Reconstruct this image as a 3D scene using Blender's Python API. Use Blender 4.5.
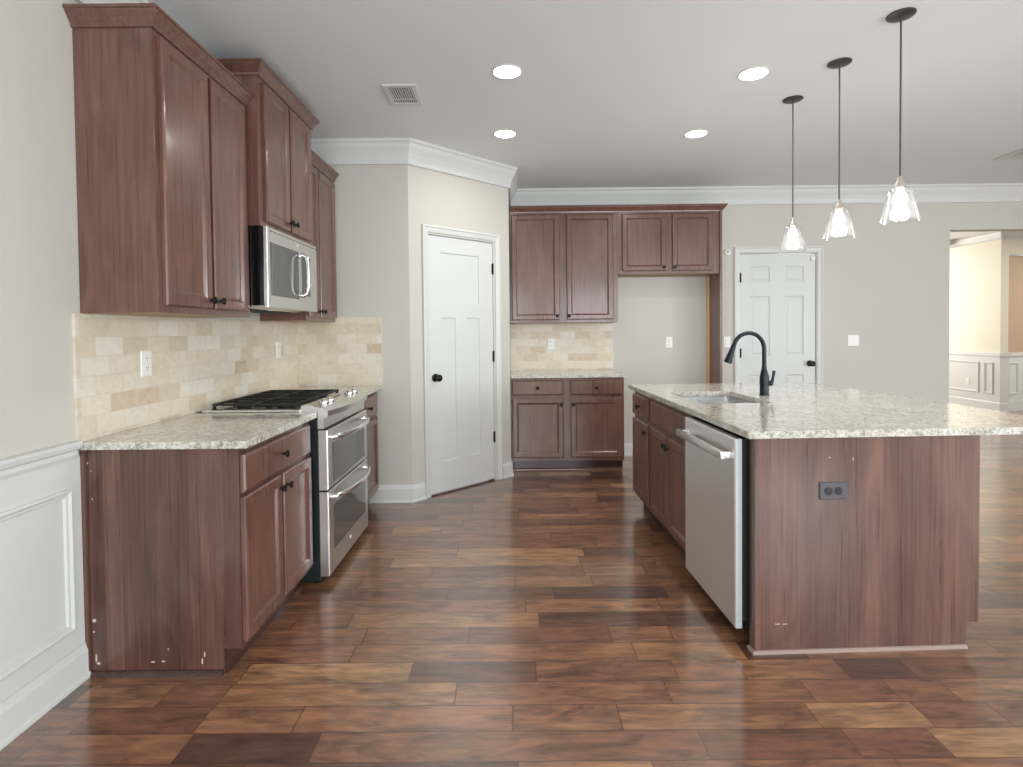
import bpy, bmesh, math, random
from mathutils import Vector, Matrix
random.seed(7)
PI = math.pi
S = bpy.context.scene
C = S.collection
for o in list(bpy.data.objects): bpy.data.objects.remove(o)

# ------------------------------------------------------------------ camera
YAW, PIT, ROL = -.0029, -.0222, -.0103
cy_, sy_ = math.cos(YAW), math.sin(YAW); cp_, sp_ = math.cos(PIT), math.sin(PIT); cr_, sr_ = math.cos(ROL), math.sin(ROL)
F = Vector((sy_*cp_, cy_*cp_, sp_)); R0 = Vector((cy_, -sy_, 0)); U0 = R0.cross(F)
RR = R0*cr_ + U0*sr_; UU = U0*cr_ - R0*sr_
cam = bpy.data.cameras.new('camera'); co = bpy.data.objects.new('camera', cam); C.objects.link(co)
mw = Matrix.Identity(4)
for i in range(3):
    mw[i][0] = RR[i]; mw[i][1] = UU[i]; mw[i][2] = -F[i]
mw[0][3], mw[1][3], mw[2][3] = 1.6753, 0.0, 1.3225
co.matrix_world = mw
cam.sensor_fit = 'HORIZONTAL'; cam.sensor_width = 36.0
cam.lens = 546.06/1023*36
cam.shift_x = -(511.63-511.5)/1023
cam.shift_y = (343.585-383.5)/1023
cam.clip_start = .05
S.camera = co

# ------------------------------------------------------------------ world, light, exposure
S.view_settings.view_transform = 'Standard'; S.view_settings.look = 'None'
S.view_settings.gamma = 1; S.view_settings.use_curve_mapping = False
S.view_settings.exposure = 0.0
w = bpy.data.worlds.new('world'); S.world = w; w.use_nodes = True
w.node_tree.nodes['Background'].inputs[0].default_value = (.93, .97, 1, 1)
w.node_tree.nodes['Background'].inputs[1].default_value = 1.0

def area(name, loc, rot, sx, sy, power, col=(1, 1, 1), shape='RECTANGLE', spread=PI):
    l = bpy.data.lights.new(name, 'AREA'); l.shape = shape; l.size = sx; l.size_y = sy
    l.energy = power; l.color = col; l.spread = spread
    o = bpy.data.objects.new(name, l); C.objects.link(o); o.location = loc; o.rotation_euler = rot
    return o
# daylight entering by the living-room windows behind the camera and on the right
for k, x in enumerate((1.2, 3.6, 6.0)):
    area('rear_window_daylight', (x, -2.95, 1.45), (PI/2, 0, 0), 1.5, 1.7, 70, (.90, .97, 1.03))
for k, y in enumerate((-1.75, .55)):
    area('right_window_daylight', (9.1, y, 1.45), (PI/2, 0, PI/2), 1.5, 1.7, 122, (.905, .975, 1.03))
# added fill lights for the dining room and hall beyond the opening
area('hall_added_fill', (10.6, 7.3, 2.7), (0, 0, 0), .5, .5, 45, (1, .95, .88))  # unseen lamp added to brighten the tan hall wall, no fixture behind it
area('dining_added_fill', (7.4, 11.0, 1.8), (PI/2, 0, PI+.6), 1.8, 1.8, 120, (1, .97, .9))  # free-floating panel added to light the dining room, no window there

# ------------------------------------------------------------------ materials
def mat(name, col, rough=.5, metal=0., coat=0., spec=.5):
    m = bpy.data.materials.new(name); m.use_nodes = True
    b = m.node_tree.nodes['Principled BSDF']
    b.inputs['Base Color'].default_value = (*col, 1); b.inputs['Roughness'].default_value = rough
    b.inputs['Metallic'].default_value = metal; b.inputs['Coat Weight'].default_value = coat
    b.inputs['Specular IOR Level'].default_value = spec
    b.inputs['Coat Roughness'].default_value = .15
    return m
def lin(r, g, b):
    f = lambda c: (c/255/12.92) if c/255 <= .04045 else ((c/255+.055)/1.055)**2.4
    return (f(r), f(g), f(b))
class NT:
    def __init__(s, m): s.t = m.node_tree; s.b = s.t.nodes['Principled BSDF']
    def n(s, ty, **kw):
        x = s.t.nodes.new(ty)
        for k, v in kw.items(): setattr(x, k, v)
        return x
    def l(s, a, b): s.t.links.new(a, b)
    def val(s, v, inp):
        if hasattr(v, 'links'): s.l(v, inp)
        else: inp.default_value = v
    def math(s, op, a, b=0., c=None, clamp=False):
        x = s.n('ShaderNodeMath', operation=op, use_clamp=clamp); s.val(a, x.inputs[0]); s.val(b, x.inputs[1])
        if c is not None: s.val(c, x.inputs[2])
        return x.outputs[0]
    def coord(s, kind='Object'): return s.n('ShaderNodeTexCoord').outputs[kind]
    def mapping(s, v, sc=(1, 1, 1), loc=(0, 0, 0)):
        x = s.n('ShaderNodeMapping'); s.l(v, x.inputs['Vector']); x.inputs['Scale'].default_value = sc; x.inputs['Location'].default_value = loc
        return x.outputs[0]
    def noise(s, v, scale, detail=4, rough=.55, dist=0.):
        x = s.n('ShaderNodeTexNoise'); s.l(v, x.inputs['Vector']); x.inputs['Scale'].default_value = scale
        x.inputs['Detail'].default_value = detail; x.inputs['Roughness'].default_value = rough; x.inputs['Distortion'].default_value = dist
        return x.outputs['Fac']
    def white(s, v):
        x = s.n('ShaderNodeTexWhiteNoise', noise_dimensions='3D'); s.l(v, x.inputs['Vector']); return x.outputs['Value']
    def comb(s, a, b, c=0.):
        x = s.n('ShaderNodeCombineXYZ'); s.val(a, x.inputs[0]); s.val(b, x.inputs[1]); s.val(c, x.inputs[2]); return x.outputs[0]
    def ramp(s, f, pts, interp='LINEAR'):
        x = s.n('ShaderNodeValToRGB'); s.l(f, x.inputs[0]); e = x.color_ramp.elements; x.color_ramp.interpolation = interp
        e[0].position = pts[0][0]; e[0].color = (*pts[0][1], 1); e[1].position = pts[-1][0]; e[1].color = (*pts[-1][1], 1)
        for p, c in pts[1:-1]:
            q = e.new(p); q.color = (*c, 1)
        return x.outputs[0]
    def mix(s, f, a, b, mode='MIX'):
        x = s.n('ShaderNodeMix', data_type='RGBA', blend_type=mode); s.val(f, x.inputs[0])
        for v, i in ((a, 6), (b, 7)):
            if hasattr(v, 'links'): s.l(v, x.inputs[i])
            else: x.inputs[i].default_value = (*v, 1)
        return x.outputs[2]
    def bump(s, h, st, dist=.01):
        x = s.n('ShaderNodeBump'); s.l(h, x.inputs['Height']); x.inputs['Strength'].default_value = st; x.inputs['Distance'].default_value = dist
        s.l(x.outputs[0], s.b.inputs['Normal'])
    def sep(s, v):
        x = s.n('ShaderNodeSeparateXYZ'); s.l(v, x.inputs[0]); return x.outputs

def paint(name, col, rough=.6):
    m = mat(name, col, rough, spec=.35); t = NT(m)
    v = t.coord('Object'); t.bump(t.noise(v, 180, 3), .06, .002)
    t.l(t.mix(t.noise(v, 1.3, 2), tuple(c*.97 for c in col), tuple(min(1, c*1.03) for c in col)), t.b.inputs['Base Color'])
    return m
M_WALL = paint('greige_wall_paint', lin(200, 197, 188))
M_CEIL = paint('ceiling_paint', lin(233, 236, 237), .8)
M_CREAM = paint('cream_wall_paint', lin(228, 221, 204))
M_TAN = paint('tan_wall_paint', lin(188, 164, 138))
M_TRIM = paint('white_trim_paint', lin(213, 214, 210), .35)
M_DOOR = paint('white_door_paint', lin(214, 216, 213), .35)

def wood(name, dark, mid, light, axis='Z', boards=0., wide=.085, rough=.30, coat=.5):
    m = mat(name, mid, rough, coat=coat); t = NT(m)
    v = t.coord('Object'); oi = t.n('ShaderNodeObjectInfo').outputs['Random']
    off = t.comb(t.math('MULTIPLY', oi, 7.3), t.math('MULTIPLY', oi, 3.1), t.math('MULTIPLY', oi, 9.7))
    ad = t.n('ShaderNodeVectorMath', operation='ADD'); t.l(v, ad.inputs[0]); t.l(off, ad.inputs[1]); v2 = ad.outputs[0]
    sc = {'Z': (1, 1, .022), 'X': (.022, 1, 1)}[axis]
    vm = t.mapping(v2, sc)
    g = t.noise(vm, 85, 3, .45, .6)
    big = t.noise(t.mapping(v2, tuple(.3 if c < 1 else 1 for c in sc)), 7.0, 4, .55, 1.6)
    f = t.math('ADD', t.math('MULTIPLY', g, .5), t.math('MULTIPLY', big, .55))
    if boards:
        s_ = t.sep(v)
        idx = t.math('FLOOR', t.math('DIVIDE', t.math('ADD', s_[0], s_[1]), wide))
        f = t.math('ADD', f, t.math('MULTIPLY', t.math('SUBTRACT', t.white(t.comb(idx, 3.3, 1.7)), .5), boards))
    f = t.math('ADD', f, t.math('MULTIPLY', t.math('SUBTRACT', oi, .5), .10))
    t.l(t.ramp(f, [(.30, dark), (.52, mid), (.76, light)]), t.b.inputs['Base Color'])
    t.bump(g, .08, .002)
    t.l(t.math('ADD', t.math('MULTIPLY', g, .16), rough-.08), t.b.inputs['Roughness'])
    return m
WD, WM, WL = lin(84, 54, 45), lin(106, 72, 60), lin(126, 90, 76)
M_WOOD = wood('stained_cabinet_wood', WD, WM, WL)
M_PANEL = wood('stained_veneer_boards', lin(72, 44, 36), lin(98, 66, 55), lin(122, 87, 72), boards=.22, wide=.066)
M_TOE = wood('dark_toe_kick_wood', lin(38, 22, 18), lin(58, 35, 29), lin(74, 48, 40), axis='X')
M_RAW = mat('raw_wood_edge', lin(214, 180, 138), .6)
M_BLACK = mat('black_hardware', lin(26, 24, 24), .3, .6)
M_BRONZE = mat('oil_rubbed_faucet_finish', lin(38, 44, 48), .33, .75)
M_IRON = mat('cast_iron', lin(22, 24, 25), .45)
M_BLKGLASS = mat('black_enamel', lin(16, 19, 20), .12)
M_OVGLASS = mat('tinted_oven_glass', lin(108, 106, 102), .09, .65)
M_MWGLASS = mat('tinted_microwave_window', lin(104, 104, 100), .12, .5)
M_SIDE = mat('dark_appliance_side', lin(38, 48, 50), .32, .3)
M_WPLATE = mat('white_plastic', lin(238, 236, 228), .35)
M_SLOT = mat('dark_slot', lin(30, 28, 27), .6)
M_CHROME = mat('polished_chrome', (.8, .8, .8), .12, 1.)
M_DKPLATE = mat('dark_brown_plastic', lin(84, 82, 88), .4)
M_LENS = mat('white_logo_paint', lin(230, 230, 228), .4)

def steel(name, col, rough, axis):
    m = mat(name, col, rough, 1.); t = NT(m)
    v = t.mapping(t.coord('Object'), {'X': (.02, 1, 1), 'Z': (1, 1, .02)}[axis])
    n = t.noise(v, 420, 3)
    t.l(t.math('ADD', t.math('MULTIPLY', n, .1), rough-.05), t.b.inputs['Roughness'])
    t.l(t.mix(n, tuple(c*.96 for c in col), col), t.b.inputs['Base Color'])
    return m
M_STEEL = steel('brushed_stainless', (.76, .755, .74), .30, 'X')
M_STEELV = steel('satin_stainless_door', (.86, .86, .85), .42, 'X')
M_SINK = steel('sink_stainless', (.62, .62, .61), .28, 'X')

def granite():
    m = mat('speckled_granite', lin(196, 188, 168), .12, coat=.3); t = NT(m)
    v = t.coord('Object')
    a = t.noise(v, 14, 6, .65, 1.2); b = t.noise(t.mapping(v, (1, 1, 1), (5, 2, 1)), 62, 4, .7, .4)
    c1 = t.ramp(a, [(.36, lin(150, 145, 130)), (.47, lin(188, 184, 170)), (.58, lin(212, 210, 201)), (.7, lin(230, 229, 224))])
    c2 = t.ramp(b, [(.36, lin(88, 84, 72)), (.45, lin(164, 159, 140)), (.5, lin(208, 205, 196)), (.66, lin(234, 233, 228))])
    c = t.mix(.5, c1, c2)
    vo = t.n('ShaderNodeTexVoronoi'); t.l(v, vo.inputs['Vector']); vo.inputs['Scale'].default_value = 95
    spk = t.math('LESS_THAN', vo.outputs['Distance'], t.math('MULTIPLY', t.noise(v, 22, 3), .42))
    wn = t.white(vo.outputs['Position'])
    sp = t.math('MULTIPLY', spk, t.math('GREATER_THAN', wn, .55))
    t.l(t.mix(t.math('MULTIPLY', sp, .75), c, lin(88, 82, 72)), t.b.inputs['Base Color'])
    return m
M_GRAN = granite()

def travertine(axis):
    m = mat('travertine_tile_'+axis.lower(), lin(206, 190, 160), .42, spec=.4); t = NT(m)
    s_ = t.sep(t.coord('Object')); h = s_[0 if axis == 'X' else 1]; z = s_[2]
    th, tw = .0775, .155
    zz = t.math('DIVIDE', z, th); row = t.math('FLOOR', zz)
    uu = t.math('ADD', t.math('DIVIDE', h, tw), t.math('MULTIPLY', t.math('MODULO', row, 2.), .5))
    col = t.math('FLOOR', uu)
    fu = t.math('FRACT', uu); fz = t.math('FRACT', zz)
    du = t.math('MULTIPLY', t.math('MINIMUM', fu, t.math('SUBTRACT', 1., fu)), tw)
    dz = t.math('MULTIPLY', t.math('MINIMUM', fz, t.math('SUBTRACT', 1., fz)), th)
    d = t.math('MINIMUM', du, dz)
    edge = t.math('DIVIDE', d, .0035, clamp=True)
    r = t.white(t.comb(col, row, 5.))
    tone = t.ramp(r, [(0, lin(192, 168, 142)), (.10, lin(206, 189, 163)), (.3, lin(214, 201, 180)), (.6, lin(219, 208, 190)), (1, lin(228, 221, 208))])
    v = t.coord('Object')
    n = t.noise(t.mapping(v, (1, 1, 1.4)), 26, 5, .6, .5)
    tone = t.mix(.3, tone, t.ramp(n, [(.3, lin(196, 178, 150)), (.5, lin(220, 209, 188)), (.7, lin(236, 230, 218))]))
    grout = lin(211, 201, 184)
    t.l(t.mix(edge, grout, tone), t.b.inputs['Base Color'])
    t.bump(t.math('ADD', edge, t.math('MULTIPLY', n, .15)), .35, .0015)
    return m
M_TRAVX, M_TRAVY = travertine('X'), travertine('Y')

def floorwood():
    m = mat('handscraped_hardwood_planks', lin(110, 70, 45), .25, coat=.0, spec=.5); t = NT(m)
    t.b.inputs['Coat Weight'].default_value = 1.; t.b.inputs['Coat Roughness'].default_value = .16; t.b.inputs['Coat IOR'].default_value = 1.85
    v = t.coord('Object'); s_ = t.sep(v); x, y = s_[0], s_[1]
    W = .127
    yy = t.math('DIVIDE', y, W); row = t.math('FLOOR', yy); fy = t.math('FRACT', yy)
    r1 = t.white(t.comb(row, 1.7, 0.)); r2 = t.white(t.comb(row, 9.1, 2.))
    L = t.math('ADD', .55, t.math('MULTIPLY', r1, .5))
    xw = t.math('ADD', x, t.math('MULTIPLY', t.math('SINE', t.math('MULTIPLY', x, 2.3)), .16))
    xx = t.math('ADD', t.math('DIVIDE', t.math('ADD', xw, 20.), L), t.math('MULTIPLY', r2, 5.)); col = t.math('FLOOR', xx); fx = t.math('FRACT', xx)
    # some planks are cut once more
    r4 = t.white(t.comb(col, row, 8.))
    half = t.math('MULTIPLY', t.math('GREATER_THAN', r4, .55), t.math('GREATER_THAN', fx, .62))
    dsp = t.math('ABSOLUTE', t.math('SUBTRACT', fx, .62)); dsp = t.math('ADD', dsp, t.math('LESS_THAN', r4, .55))
    r = t.white(t.comb(t.math('ADD', col, t.math('MULTIPLY', half, .37)), row, 5.))
    dx = t.math('MULTIPLY', t.math('MINIMUM', t.math('MINIMUM', fx, t.math('SUBTRACT', 1., fx)), dsp), L)
    dy = t.math('MULTIPLY', t.math('MINIMUM', fy, t.math('SUBTRACT', 1., fy)), W)
    edge = t.math('DIVIDE', t.math('MINIMUM', dx, dy), .0035, clamp=True)
    tone = t.ramp(r, [(0, lin(84, 58, 49)), (.10, lin(106, 73, 57)), (.35, lin(128, 89, 67)), (.7, lin(141, 101, 76)), (.93, lin(154, 115, 84)), (1, lin(178, 142, 103))])
    off = t.comb(t.math('MULTIPLY', r, 31.), t.math('MULTIPLY', r, 17.), r)
    ad = t.n('ShaderNodeVectorMath', operation='ADD'); t.l(v, ad.inputs[0]); t.l(off, ad.inputs[1])
    g = t.noise(t.mapping(ad.outputs[0], (.16, 1, 1)), 30, 7, .62, .8)
    blot = t.noise(t.mapping(ad.outputs[0], (.28, 1, 1)), 12, 5, .65, 1.2)
    c = t.mix(1., tone, t.ramp(g, [(.3, (.5, .46, .44)), (.5, (1, 1, 1)), (.72, (1.5, 1.42, 1.3))]), 'MULTIPLY')
    c = t.mix(1., c, t.ramp(blot, [(.28, (.34, .30, .30)), (.42, (.8, .77, .76)), (.55, (1.08, 1.05, 1.0)), (.72, (1.45, 1.4, 1.25))]), 'MULTIPLY')
    c = t.mix(edge, lin(70, 46, 34), c)
    t.l(c, t.b.inputs['Base Color'])
    scr = t.noise(t.mapping(ad.outputs[0], (.3, 1, 1)), 16, 3, .5, .5)
    t.bump(t.math('ADD', t.math('MULTIPLY', edge, .8), t.math('ADD', t.math('MULTIPLY', g, .2), t.math('MULTIPLY', scr, .8))), .12, .003)
    t.l(t.math('ADD', .25, t.math('MULTIPLY', g, .2)), t.b.inputs['Roughness'])
    return m
M_FLOOR = floorwood()

def emis(name, col, st):
    m = mat(name, col, .4); b = m.node_tree.nodes['Principled BSDF']
    b.inputs['Emission Color'].default_value = (*col, 1); b.inputs['Emission Strength'].default_value = st
    return m
M_CAN = emis('lit_downlight_lens', (1, .985, .96), 12.)
M_BULB = emis('lit_bulb', (1, .98, .95), 14.)
def glass(name='clear_shade_glass', frost=.012, blend=.22):
    m = bpy.data.materials.new(name); m.use_nodes = True; t = m.node_tree; t.nodes.clear()
    o = t.nodes.new('ShaderNodeOutputMaterial'); mx = t.nodes.new('ShaderNodeMixShader')
    tr = t.nodes.new('ShaderNodeBsdfTransparent'); gl = t.nodes.new('ShaderNodeBsdfGlossy'); gl.inputs['Roughness'].default_value = .05
    lw = t.nodes.new('ShaderNodeLayerWeight'); lw.inputs['Blend'].default_value = blend
    tr.inputs[0].default_value = (.97, .98, .98, 1)
    t.links.new(lw.outputs['Facing'], mx.inputs[0]); t.links.new(tr.outputs[0], mx.inputs[1]); t.links.new(gl.outputs[0], mx.inputs[2])
    df = t.nodes.new('ShaderNodeBsdfTranslucent'); df.inputs[0].default_value = (1, 1, 1, 1); m2 = t.nodes.new('ShaderNodeMixShader'); m2.inputs[0].default_value = frost
    t.links.new(mx.outputs[0], m2.inputs[1]); t.links.new(df.outputs[0], m2.inputs[2]); t.links.new(m2.outputs[0], o.inputs[0]); return m
M_GLASS = glass(); M_PANE = glass('window_pane_glass', 0., .1)

# ------------------------------------------------------------------ mesh helpers
def box(bm, x0, y0, z0, x1, y1, z1, bev=0.):
    vs = [bm.verts.new((x, y, z)) for x in (x0, x1) for y in (y0, y1) for z in (z0, z1)]
    a, b, c, d, e, f, g, h = vs
    fs = [bm.faces.new(q) for q in ((a, b, d, c), (e, g, h, f), (a, e, f, b), (c, d, h, g), (a, c, g, e), (b, f, h, d))]
    if bev > 0:
        es = list({ed for fc in fs for ed in fc.edges})
        bmesh.ops.bevel(bm, geom=es, offset=bev, segments=2, affect='EDGES', profile=.6)
    return vs
def prism(bm, pts, axis, a, b):
    """pts: polygon in the other two axes (axis x: (y,z); y: (x,z); z: (x,y))"""
    def P(p, t): return {'x': (t, p[0], p[1]), 'y': (p[0], t, p[1]), 'z': (p[0], p[1], t)}[axis]
    A = [bm.verts.new(P(p, a)) for p in pts]; B = [bm.verts.new(P(p, b)) for p in pts]
    n = len(pts)
    bm.faces.new(A); bm.faces.new(B[::-1])
    for i in range(n): bm.faces.new((A[i], B[i], B[(i+1) % n], A[(i+1) % n]))
def lathe(bm, prof, c=(0, 0, 0), axis='z', seg=24, closed=False):
    """prof: (radius, height) points; revolved about axis through c; axis may be a Vector"""
    ax = {'x': Vector((1, 0, 0)), 'y': Vector((0, 1, 0)), 'z': Vector((0, 0, 1))}.get(axis, axis) if isinstance(axis, str) else axis.normalized()
    q = Vector((0, 0, 1)).rotation_difference(ax); c = Vector(c); rings = []
    for r, h in prof:
        if r < 1e-6: rings.append([bm.verts.new(c + q @ Vector((0, 0, h)))])
        else: rings.append([bm.verts.new(c + q @ Vector((r*math.cos(2*PI*i/seg), r*math.sin(2*PI*i/seg), h))) for i in range(seg)])
    for A, B in zip(rings, rings[1:]):
        if len(A) == 1 and len(B) == 1: continue
        for i in range(seg):
            j = (i+1) % seg
            if len(A) == 1: bm.faces.new((A[0], B[j], B[i]))
            elif len(B) == 1: bm.faces.new((A[i], A[j], B[0]))
            else: bm.faces.new((A[i], A[j], B[j], B[i]))
    if not closed:
        for rg in (rings[0], rings[-1]):
            if len(rg) > 2: bm.faces.new(rg)
def tube(bm, pts, r, seg=12, flat=None):
    pts = [Vector(p) for p in pts]; rings = []; up = None
    for i, p in enumerate(pts):
        t = (pts[min(i+1, len(pts)-1)] - pts[max(i-1, 0)]).normalized()
        if up is None:
            up = Vector((0, 0, 1)) if abs(t.z) < .9 else Vector((0, 1, 0))
        s_ = t.cross(up).normalized(); up = s_.cross(t).normalized()
        rr = r[i] if isinstance(r, (list, tuple)) else r
        k = flat or 1.
        rings.append([bm.verts.new(p + s_*math.cos(2*PI*j/seg)*rr + up*math.sin(2*PI*j/seg)*rr*k) for j in range(seg)])
    for A, B in zip(rings, rings[1:]):
        for j in range(seg): bm.faces.new((A[j], A[(j+1) % seg], B[(j+1) % seg], B[j]))
    bm.faces.new(rings[0]); bm.faces.new(rings[-1])
def rings_front(bm, x0, z0, x1, z1, prof, back):
    """rectangular profile: prof = [(inset, y)], capped at the last; closed at the back plane y=back"""
    loops = []
    for ins, y in [(0, back)] + prof:
        loops.append([bm.verts.new(p) for p in ((x0+ins, y, z0+ins), (x1-ins, y, z0+ins), (x1-ins, y, z1-ins), (x0+ins, y, z1-ins))])
    bm.faces.new(loops[0]); bm.faces.new(loops[-1])
    for A, B in zip(loops, loops[1:]):
        for i in range(4): bm.faces.new((A[i], A[(i+1) % 4], B[(i+1) % 4], B[i]))
def sweep(bm, path, prof, closed=False):
    """moulding: path = [(x,y)] polyline, prof = [(out, z)] closed polygon; 'out' is to the right of travel"""
    P = [Vector(p) for p in path]; n = len(P); secs = []
    for i in range(n):
        d0 = (P[i]-P[i-1]).normalized() if (i > 0 or closed) else None
        d1 = (P[(i+1) % n]-P[i]).normalized() if (i < n-1 or closed) else None
        if d0 is None: d0 = d1
        if d1 is None: d1 = d0
        n0 = Vector((d0.y, -d0.x)); n1 = Vector((d1.y, -d1.x)); m = (n0+n1).normalized(); k = 1/max(.3, m.dot(n0))
        secs.append([bm.verts.new((P[i].x+m.x*k*o, P[i].y+m.y*k*o, z)) for o, z in prof])
    q = len(prof)
    for i in range(n if closed else n-1):
        A, B = secs[i], secs[(i+1) % n]
        for j in range(q): bm.faces.new((A[j], A[(j+1) % q], B[(j+1) % q], B[j]))
    if not closed: bm.faces.new(secs[0]); bm.faces.new(secs[-1])
def obj(name, bm, m, parent=None, smooth=False, label=None):
    bmesh.ops.recalc_face_normals(bm, faces=bm.faces)
    me = bpy.data.meshes.new(name); bm.to_mesh(me); bm.free(); me.materials.append(m)
    if smooth:
        for p in me.polygons: p.use_smooth = True
        me.set_sharp_from_angle(angle=math.radians(38))
    o = bpy.data.objects.new(name, me); C.objects.link(o)
    if parent is not None: o.parent = parent
    if label: o['label'] = label
    return o
def thing(name, label, cat, loc=(0, 0, 0), rotz=0., group=None):
    o = bpy.data.objects.new(name, None); C.objects.link(o); o.empty_display_size = .1
    o.location = loc; o.rotation_euler = (0, 0, rotz); o['label'] = label; o['category'] = cat
    if group: o['group'] = group
    return o
def tag(o, label, cat, group=None):
    o['label'] = label; o['category'] = cat
    if group: o['group'] = group
    return o
def struct(name, bm, m, parent=None, smooth=False):
    o = obj(name, bm, m, parent, smooth)
    if parent is None: o['kind'] = 'structure'
    return o
B = bmesh.new
def bx(x0, y0, z0, x1, y1, z1, bev=0.):
    b = B(); box(b, x0, y0, z0, x1, y1, z1, bev); return b

# ------------------------------------------------------------------ key dimensions
CEIL = 2.79; YB = 5.73; YS = 4.228; XS = .877; XP, YP = 1.6446, 4.963
XR = 9.2; YR = -3.0
# ------------------------------------------------------------------ shell
struct('floor', bx(-.12, YR-.12, -.08, 12.2, 13.1, 0), M_FLOOR)
struct('ceiling', bx(-.12, YR-.12, CEIL, 12.2, 13.1, CEIL+.08), M_CEIL)
struct('wall_left', bx(-.12, YR, 0, 0, YS+.12, CEIL), M_WALL)
struct('wall_side', bx(0, YS, 0, XS-.0001, YS+.12, CEIL), M_WALL)
# pantry front wall with its door opening: built as pieces along the diagonal
DG = Vector((XP-XS, YP-YS, 0)); LD = DG.length; DG.normalize(); ANG = math.atan2(DG.y, DG.x)
def diag_obj(name, bm, m, parent=None):
    o = struct(name, bm, m, parent); o.location = (XS, YS, 0); o.rotation_euler = (0, 0, ANG); return o
b = B(); box(b, 0, 0, 0, .172, .10, CEIL); box(b, .875, 0, 0, LD, .10, CEIL); box(b, .172, 0, 2.108, .875, .10, CEIL)
diag_obj('wall_pantry', b, M_WALL)
struct('wall_return', bx(XP-.12, YP+.02, 0, XP, YB+.12, CEIL), M_WALL)
OX0, OX1, OZ = 6.241, 8.6, 2.335
b = B(); box(b, XP, YB, 0, 4.045, YB+.12, CEIL); box(b, 4.045, YB, 2.112, 4.855, YB+.12, CEIL); box(b, 4.855, YB, 0, OX0, YB+.12, CEIL)
box(b, OX0, YB, OZ, OX1, YB+.12, CEIL); box(b, OX1, YB, 0, 12.1, YB+.12, CEIL)
struct('wall_back', b, M_WALL)
# right wall and rear wall with the living room windows
def window_wall(name, along, fixed, a0, a1, wins, z0=.6, z1=2.3, th=.12):
    b = B(); cur = a0
    def seg(s, e, za, zb):
        if along == 'x': box(b, s, fixed-th, za, e, fixed, zb)
        else: box(b, fixed, s, za, fixed+th, e, zb)
    for s, e in wins:
        seg(cur, s, 0, CEIL); seg(s, e, 0, z0); seg(s, e, z1, CEIL); cur = e
    seg(cur, a1, 0, CEIL); struct(name, b, M_WALL)
rw = [(.45, 1.95), (2.85, 4.35), (5.25, 6.75)]; sw = [(-2.5, -1.0), (-.2, 1.3)]
window_wall('wall_rear', 'x', YR, -.12, XR, rw)
window_wall('wall_right', 'y', XR, YR, YB, sw)
k = 0
for (s, e), al in [(q, 'x') for q in rw] + [(q, 'y') for q in sw]:
    k += 1; b = B(); g = B()
    def ww(bm, a0, a1, z0, z1, d0, d1):
        if al == 'x': box(bm, a0, YR-.12+d0, z0, a1, YR-.12+d1, z1)
        else: box(bm, XR+.12-d1, a0, z0, XR+.12-d0, a1, z1)
    for a0, a1, z0, z1 in ((s, s+.06, .6, 2.3), (e-.06, e, .6, 2.3), (s+.06, e-.06, .6, .66), (s+.06, e-.06, 2.24, 2.3), (s+.06, e-.06, 1.43, 1.47)):
        ww(b, a0, a1, z0, z1, .02, .07)
    f = struct('window_%d' % k, b, M_TRIM)
    ww(g, s+.06, e-.06, .66, 2.24, .04, .046); obj('pane', g, M_PANE, f)
# dining room beyond the opening
WX, WY = 9.17, 8.42
DC = 2.82
struct('wall_dining_side', bx(WX, WY, 0, WX+.12, 13.0, CEIL), M_CREAM)
struct('wall_dining_far', bx(4.0, 12.9, 0, WX, 13.0, CEIL), M_CREAM)
struct('wall_dining_left', bx(4.0, YB+.12, 0, 4.1, 12.9, CEIL), M_CREAM)
ang2 = math.atan2(.22, 1.0)
b = B(); box(b, .0015, 0, 0, 3.0, .1, 2.42)
o = struct('wall_hall', b, M_TAN); o.location = (WX+.12, WY+.06, 0); o.rotation_euler = (0, 0, ang2)
b = B(); box(b, WX+.1202, WY-.0, 2.43, 12.1, WY+.0585, CEIL); struct('wall_hall_header', b, M_CREAM)
b = B(); box(b, 6.9, 9.3, CEIL-.14, WX-.12, 9.55, CEIL-.001); struct('trim_1', b, M_TRIM)

# ------------------------------------------------------------------ crown, base, chair rail
def crown_prof(h=.175, p=.085, top=CEIL):
    t = top-.0005
    return [(0.0005, t), (p, t), (p, t-.018), (p-.014, t-.03), (p*.72, t-.055), (p*.45, t-.095), (p*.28, t-h+.045), (.02, t-h+.028), (.02, t-h), (0.0005, t-h)]
b = B(); sweep(b, [(0, YR), (0, YS), (XS, YS), (XP, YP), (XP, YB), (XR, YB), (XR, YR)], crown_prof())
struct('trim_2', b, M_TRIM)
b = B(); sweep(b, [(4.1, 12.9), (WX, 12.9), (WX, WY+.0), (12., WY)], crown_prof(.13, .09)); struct('trim_3', b, M_TRIM)
def base_prof(h=.135): return [(.0005, .0), (.024, .0), (.024, .012), (.016, .02), (.015, h-.03), (.010, h-.018), (.006, h), (.0005, h)]
def bprof(h=.135): return [(o, z+.0005) for o, z in base_prof(h)]
def baseboard(name, path, h=.135):
    b = B(); sweep(b, path, bprof(h)); struct(name, b, M_TRIM)
baseboard('baseboard_left', [(0, YR+.01), (0, 2.09)])
baseboard('baseboard_side', [(.545, YS), (XS, YS), (XS+DG.x*.115, YS+DG.y*.115)])
baseboard('baseboard_pantry', [(XS+DG.x*.95, YS+DG.y*.95), (XP, YP), (XP, 5.1)])
baseboard('baseboard_alcove', [(2.72, YB), (3.722, YB)])
baseboard('baseboard_nook', [(3.75, YB), (3.99, YB)])
baseboard('baseboard_back', [(4.92, YB), (OX0, YB), (OX0, YB+.12)])
baseboard('baseboard_right', [(XR, YB-.02), (XR, YR+.01)])
baseboard('baseboard_dining', [(WX, 12.8), (WX, WY), (WX+.12, WY)], .16)
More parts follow.
